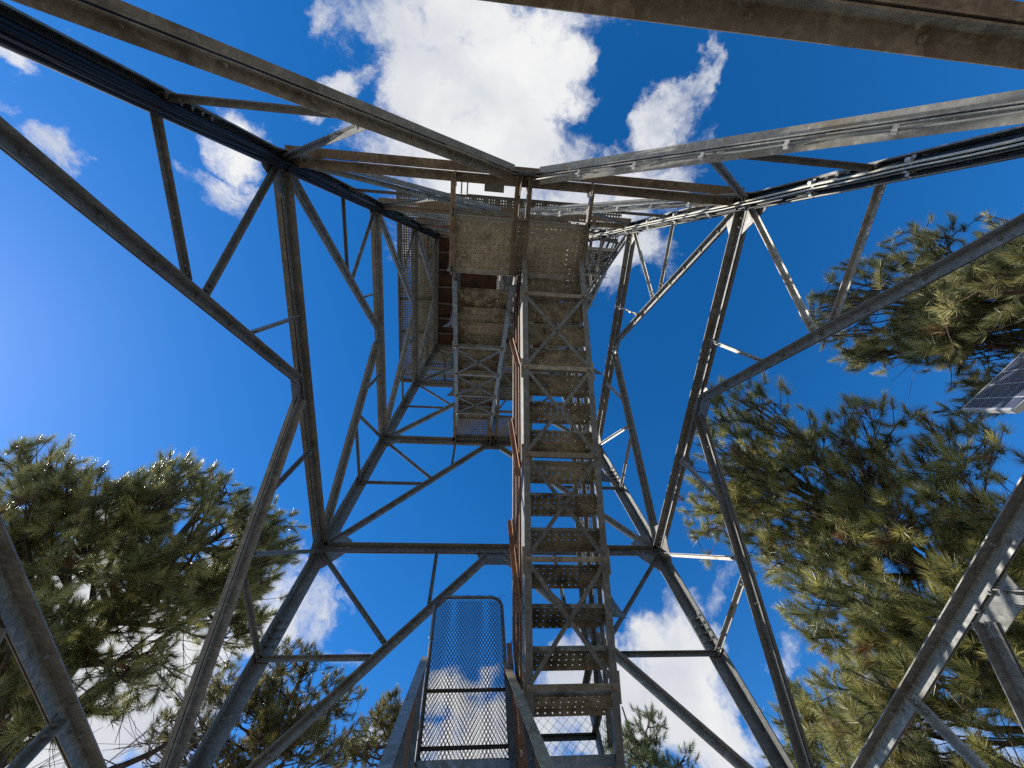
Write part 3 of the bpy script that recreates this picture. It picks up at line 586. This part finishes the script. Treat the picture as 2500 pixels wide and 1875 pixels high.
def pine(name_label,base,top,blobs,ntuft,nlimb,seed,rad=.17,group=None,wind=(0,0),L0=.14,nneed=125,width=.0044,hue=(0.11,.13,.04),bend=(0,0),dead=.03,gap=-.1,tip=(.30,.30,.09),extra_limbs=()):
    rg=np.random.default_rng(seed);base=np.array(base,float);top=np.array(top,float)
    root=empty('pine_tree',tuple(base));tag(root,name_label,'pine tree',group)
    bl=np.array(blobs,float);vol=bl[:,3]**2.2;pick=rg.choice(len(bl),size=ntuft*3,p=vol/vol.sum())
    dirs=unit(rg.normal(size=(ntuft*3,3)));rr=rg.random(ntuft*3)**.42
    P=bl[pick,:3]+dirs*(bl[pick,3]*rr)[:,None]*np.array([1,1,.86])
    # clumps and gaps
    nz=np.sin(P[:,0]*3.1+seed)*np.sin(P[:,1]*2.7+1.3*seed)*np.sin(P[:,2]*3.7+.7*seed)+.5*np.sin(P[:,0]*7.3)*np.sin(P[:,1]*6.1+2)*np.sin(P[:,2]*8.2)
    P=P[nz>gap][:ntuft];n=len(P)
    # limbs
    C0=P[rg.choice(n,nlimb,replace=False)]
    for _ in range(3):
        lab=np.argmin(((P[:,None]-C0[None])**2).sum(-1),1)
        C0=np.array([P[lab==k].mean(0) if (lab==k).any() else C0[k] for k in range(nlimb)])
    b=MB();bv=lambda p:V(tuple(p-base))
    def trunk(t):
        m_=base+(top-base)*t;m_[0]+=bend[0]*math.sin(math.pi*t);m_[1]+=bend[1]*math.sin(math.pi*t);m_[:2]+=.06*np.array([math.sin(t*9+seed),math.cos(t*7)])*t;return m_
    b.tube([bv(trunk(i/18)) for i in range(19)],rad,10,r1=rad*.16)
    H=top[2]-base[2];TD=np.zeros((n,3))
    def bez(p0,p1,p2,k): return [p0*(1-t)**2+p1*2*t*(1-t)+p2*t*t for t in [i/k for i in range(k+1)]]
    for k in range(nlimb):
        idx=np.where(lab==k)[0]
        if len(idx)==0: continue
        c=C0[k];hd=math.hypot(*(c[:2]-trunk(.6)[:2]));t=min(.95,max(.12,(c[2]-hd*rg.uniform(.25,.6)-base[2])/H));p0=trunk(t)
        ctl=(p0+c)/2+np.array([0,0,-.12*hd])+rg.normal(size=3)*.1*hd
        path=bez(p0,ctl,c,8);path=[q+(rg.normal(size=3)*.025 if 0<i<8 else 0) for i,q in enumerate(path)]
        b.tube([bv(q) for q in path],rad*.32*(1-.5*t),6,r1=.014)
        ns=max(2,len(idx)//7);S0=P[rg.choice(idx,min(ns,len(idx)),replace=False)]
        l2=np.argmin(((P[idx][:,None]-S0[None])**2).sum(-1),1);S0=np.array([P[idx][l2==j].mean(0) if (l2==j).any() else S0[j] for j in range(len(S0))])
        for j in range(len(S0)):
            s=S0[j];a=path[rg.integers(4,8)];
            sb=bez(a,(a+s)/2+rg.normal(size=3)*.06+np.array([0,0,-.05]),s,5)
            b.tube([bv(q) for q in sb],.013,5,r1=.006)
            for q in idx[l2==j]:
                tp=P[q];a2=sb[rg.integers(3,6)];dd=tp-a2;dl=np.linalg.norm(dd)
                mid=(a2+tp)/2+np.array([0,0,-.12*dl])+rg.normal(size=3)*.06*dl
                tw=bez(a2,mid,tp,3);b.tube([bv(x) for x in tw],.0065,3,r1=.004)
                TD[q]=unit(tp-mid)+np.array([wind[0],wind[1],.35])+rg.normal(size=3)*.2
    for (t,e3,r0) in extra_limbs:
        p0=trunk(t);e3=np.array(e3,float);path=bez(p0,(p0+e3)/2+np.array([0,0,-.25]),e3,10);b.tube([bv(q+rg.normal(size=3)*.02) for q in path],r0,7,r1=.02)
        for _ in range(26):
            a=path[rg.integers(3,11)];q=a+rg.normal(size=3)*.35;mid=(a+q)/2+rg.normal(size=3)*.06;b.tube([bv(x) for x in bez(a,mid,q,4)],.008,4,r1=.003)
            for __ in range(3): r_=q+rg.normal(size=3)*.16;b.tube([bv(x) for x in bez(mid,(mid+q)/2+rg.normal(size=3)*.03,r_,3)],.004,3,r1=.002)
    b.build('trunk',BARK,root)
    # needles
    nb=7;bases=[tuft_mesh(rg,nneed,L0,.12,width) for _ in range(nb)]
    fr=frames(TD+1e-6,rg);sc=.75+.5*rg.random(n);which=rg.integers(0,nb,n)
    allv=np.empty((n,nneed*3,3),np.float32)
    for k in range(nb):
        m_=which==k
        allv[m_]=np.einsum('nij,vj->nvi',fr[m_],bases[k])*sc[m_][:,None,None]+(P[m_]-base)[:,None,:]
    allv=allv.reshape(-1,3);nt_=n*nneed
    me=bpy.data.meshes.new('crown');me.vertices.add(len(allv));me.vertices.foreach_set('co',allv.ravel())
    me.loops.add(nt_*3);me.loops.foreach_set('vertex_index',np.arange(nt_*3,dtype=np.int32))
    me.polygons.add(nt_);me.polygons.foreach_set('loop_start',np.arange(0,nt_*3,3,dtype=np.int32))
    col=np.empty((n,nneed*3,4),np.float32);h0=np.array(hue);h1=np.array(tip)
    mixv=rg.random(n)[:,None]**1.6;cc_=h0*(1-mixv)+h1*mixv;cc_*=(.75+.5*rg.random(n))[:,None]
    dm=rg.random(n)<dead;cc_[dm]=np.array([.19,.11,.045])*(.7+.6*rg.random(dm.sum()))[:,None]
    col[:,:,:3]=cc_[:,None,:];col[:,:,3]=1
    nv_=(.8+.4*rg.random((n,nneed)));col[:,:,:3]*=np.repeat(nv_,3,axis=1)[:,:,None]
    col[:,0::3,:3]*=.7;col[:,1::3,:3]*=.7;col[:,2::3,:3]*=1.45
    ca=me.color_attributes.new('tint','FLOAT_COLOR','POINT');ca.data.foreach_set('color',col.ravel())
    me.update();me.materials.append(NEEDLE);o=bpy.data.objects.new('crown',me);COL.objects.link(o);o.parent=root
    return root
G='pines standing round the tower'
pine('largest pine on the left, long windswept needles and dark bare limbs under its crown',(-5.6,3.9,0),(-4.6,2.4,7.9),
 [(-5.22,1.9,5.97,1.25),(-4.23,2.31,6.51,1.2),(-3.64,2.76,7.39,.66),(-4.47,2.94,5.63,.9),(-4.96,2.33,5.06,1.0),(-5.49,1.35,6.47,.62),(-4.53,1.81,6.98,.6),(-3.82,3.48,6.57,.85),(-3.45,3.5,6.9,.6),(-3.9,3.0,7.0,.7),(-4.9,2.0,6.4,.9),(-5.6,1.7,5.4,.9),(-3.62,3.3,7.35,.5),(-4.9,2.6,5.0,.9)],2900,46,11,rad=.2,group=G,L0=.145,gap=-.12,wind=(.14,.05),hue=(.15,.165,.055),tip=(.50,.47,.18),bend=(.2,.1),extra_limbs=((.45,(-3.9,4.6,5.4),.07),(.5,(-3.6,3.9,5.2),.06),(.38,(-5.6,2.6,4.2),.07),(.55,(-3.9,3.2,6.6),.07),(.4,(-4.6,3.0,4.3),.05)))
pine('pine with yellowish upswept tips right behind the biggest left pine',(-4.3,7.4,0),(-3.7,6.9,8.3),
 [(-3.77,6.44,7.68,.7),(-3.17,7.01,7.13,1.05),(-3.91,6.93,6.83,1.1),(-4.68,6.62,6.81,1.0),(-3.34,6.54,7.75,.4)],1500,30,12,rad=.13,group=G,L0=.12,hue=(.10,.10,.03),tip=(.34,.28,.07),nneed=100,dead=.02)
pine('small sparse pine tip just left of the mesh gate',(-2.1,8.9,0),(-1.9,8.6,8.7),
 [(-2.04,8.62,7.82,.75),(-2.36,8.39,8.11,.4),(-1.63,8.55,8.02,.5),(-2.62,8.67,7.55,.45),(-1.92,8.25,8.45,.22)],420,14,13,rad=.11,group=G,L0=.13,hue=(.10,.10,.03),tip=(.33,.29,.08),nneed=100)
pine('small pine with upright pale shoots just right of the stair foot',(3.6,8.9,0),(3.5,8.5,8.2),
 [(3.38,8.31,7.34,.75),(3.28,8.0,7.91,.28),(3.8,8.05,7.5,.4),(4.16,8.19,6.95,.55),(3.46,8.56,6.8,.9)],420,16,14,rad=.11,group=G,L0=.13,nneed=100,hue=(.08,.105,.035),tip=(.28,.31,.11))
pine('broad dense pine filling the right side below the solar panel',(6.9,2.2,0),(5.0,1.6,8.3),
 [(4.13,1.06,7.66,1.12),(4.64,1.75,6.72,1.25),(5.18,.73,6.5,1.0),(5.44,.96,5.65,1.3),(4.84,2.02,5.14,1.3),(5.23,1.42,4.72,1.3),(3.86,2.8,7.18,.42),(4.76,2.58,5.82,.75),(4.8,2.29,4.35,1.2),(4.58,3.34,4.56,.9),(4.03,2.07,7.4,.95)],3000,56,15,rad=.22,group=G,L0=.16,hue=(.12,.135,.045),tip=(.48,.44,.14),dead=.035,extra_limbs=((.35,(4.4,3.2,4.4),.06),(.5,(4.2,2.2,6.3),.05)))
pine('tall pine high on the right above the solar panel, left edge pale and sunlit',(8.6,-1.4,0),(6.6,-1.5,8.6),
 [(5.48,-1.19,7.75,.88),(5.62,-1.66,7.07,.95),(5.71,-2.22,6.75,.72),(5.87,-1.28,6.41,.9),(5.69,-.98,6.89,.6),(5.4,-.68,7.44,.42),(5.74,-1.84,5.97,1.1),(6.24,-.31,6.34,.5)],1700,30,16,rad=.2,group=G,L0=.13,hue=(.12,.13,.05),tip=(.44,.40,.16),nneed=110,extra_limbs=((.7,(5.6,-1.2,6.9),.05),))
pine('yellow-green pine low on the right, peeping from behind the broad dense one',(6.2,6.6,0),(6.0,6.0,7.2),
 [(5.56,5.95,6.02,.8),(6.08,5.74,5.65,1.1),(5.69,5.59,6.47,.35),(6.59,5.42,5.4,1.1),(6.02,5.46,6.24,.5)],900,24,17,rad=.14,group=G,L0=.13,hue=(.10,.11,.03),tip=(.38,.36,.09),nneed=100)

scn.view_settings.view_transform='Standard';scn.view_settings.look='None';scn.view_settings.exposure=.6;scn.view_settings.gamma=1
scn.cycles.max_bounces=6;scn.cycles.transparent_max_bounces=24;scn.cycles.use_denoising=False;scn.cycles.sample_clamp_indirect=4
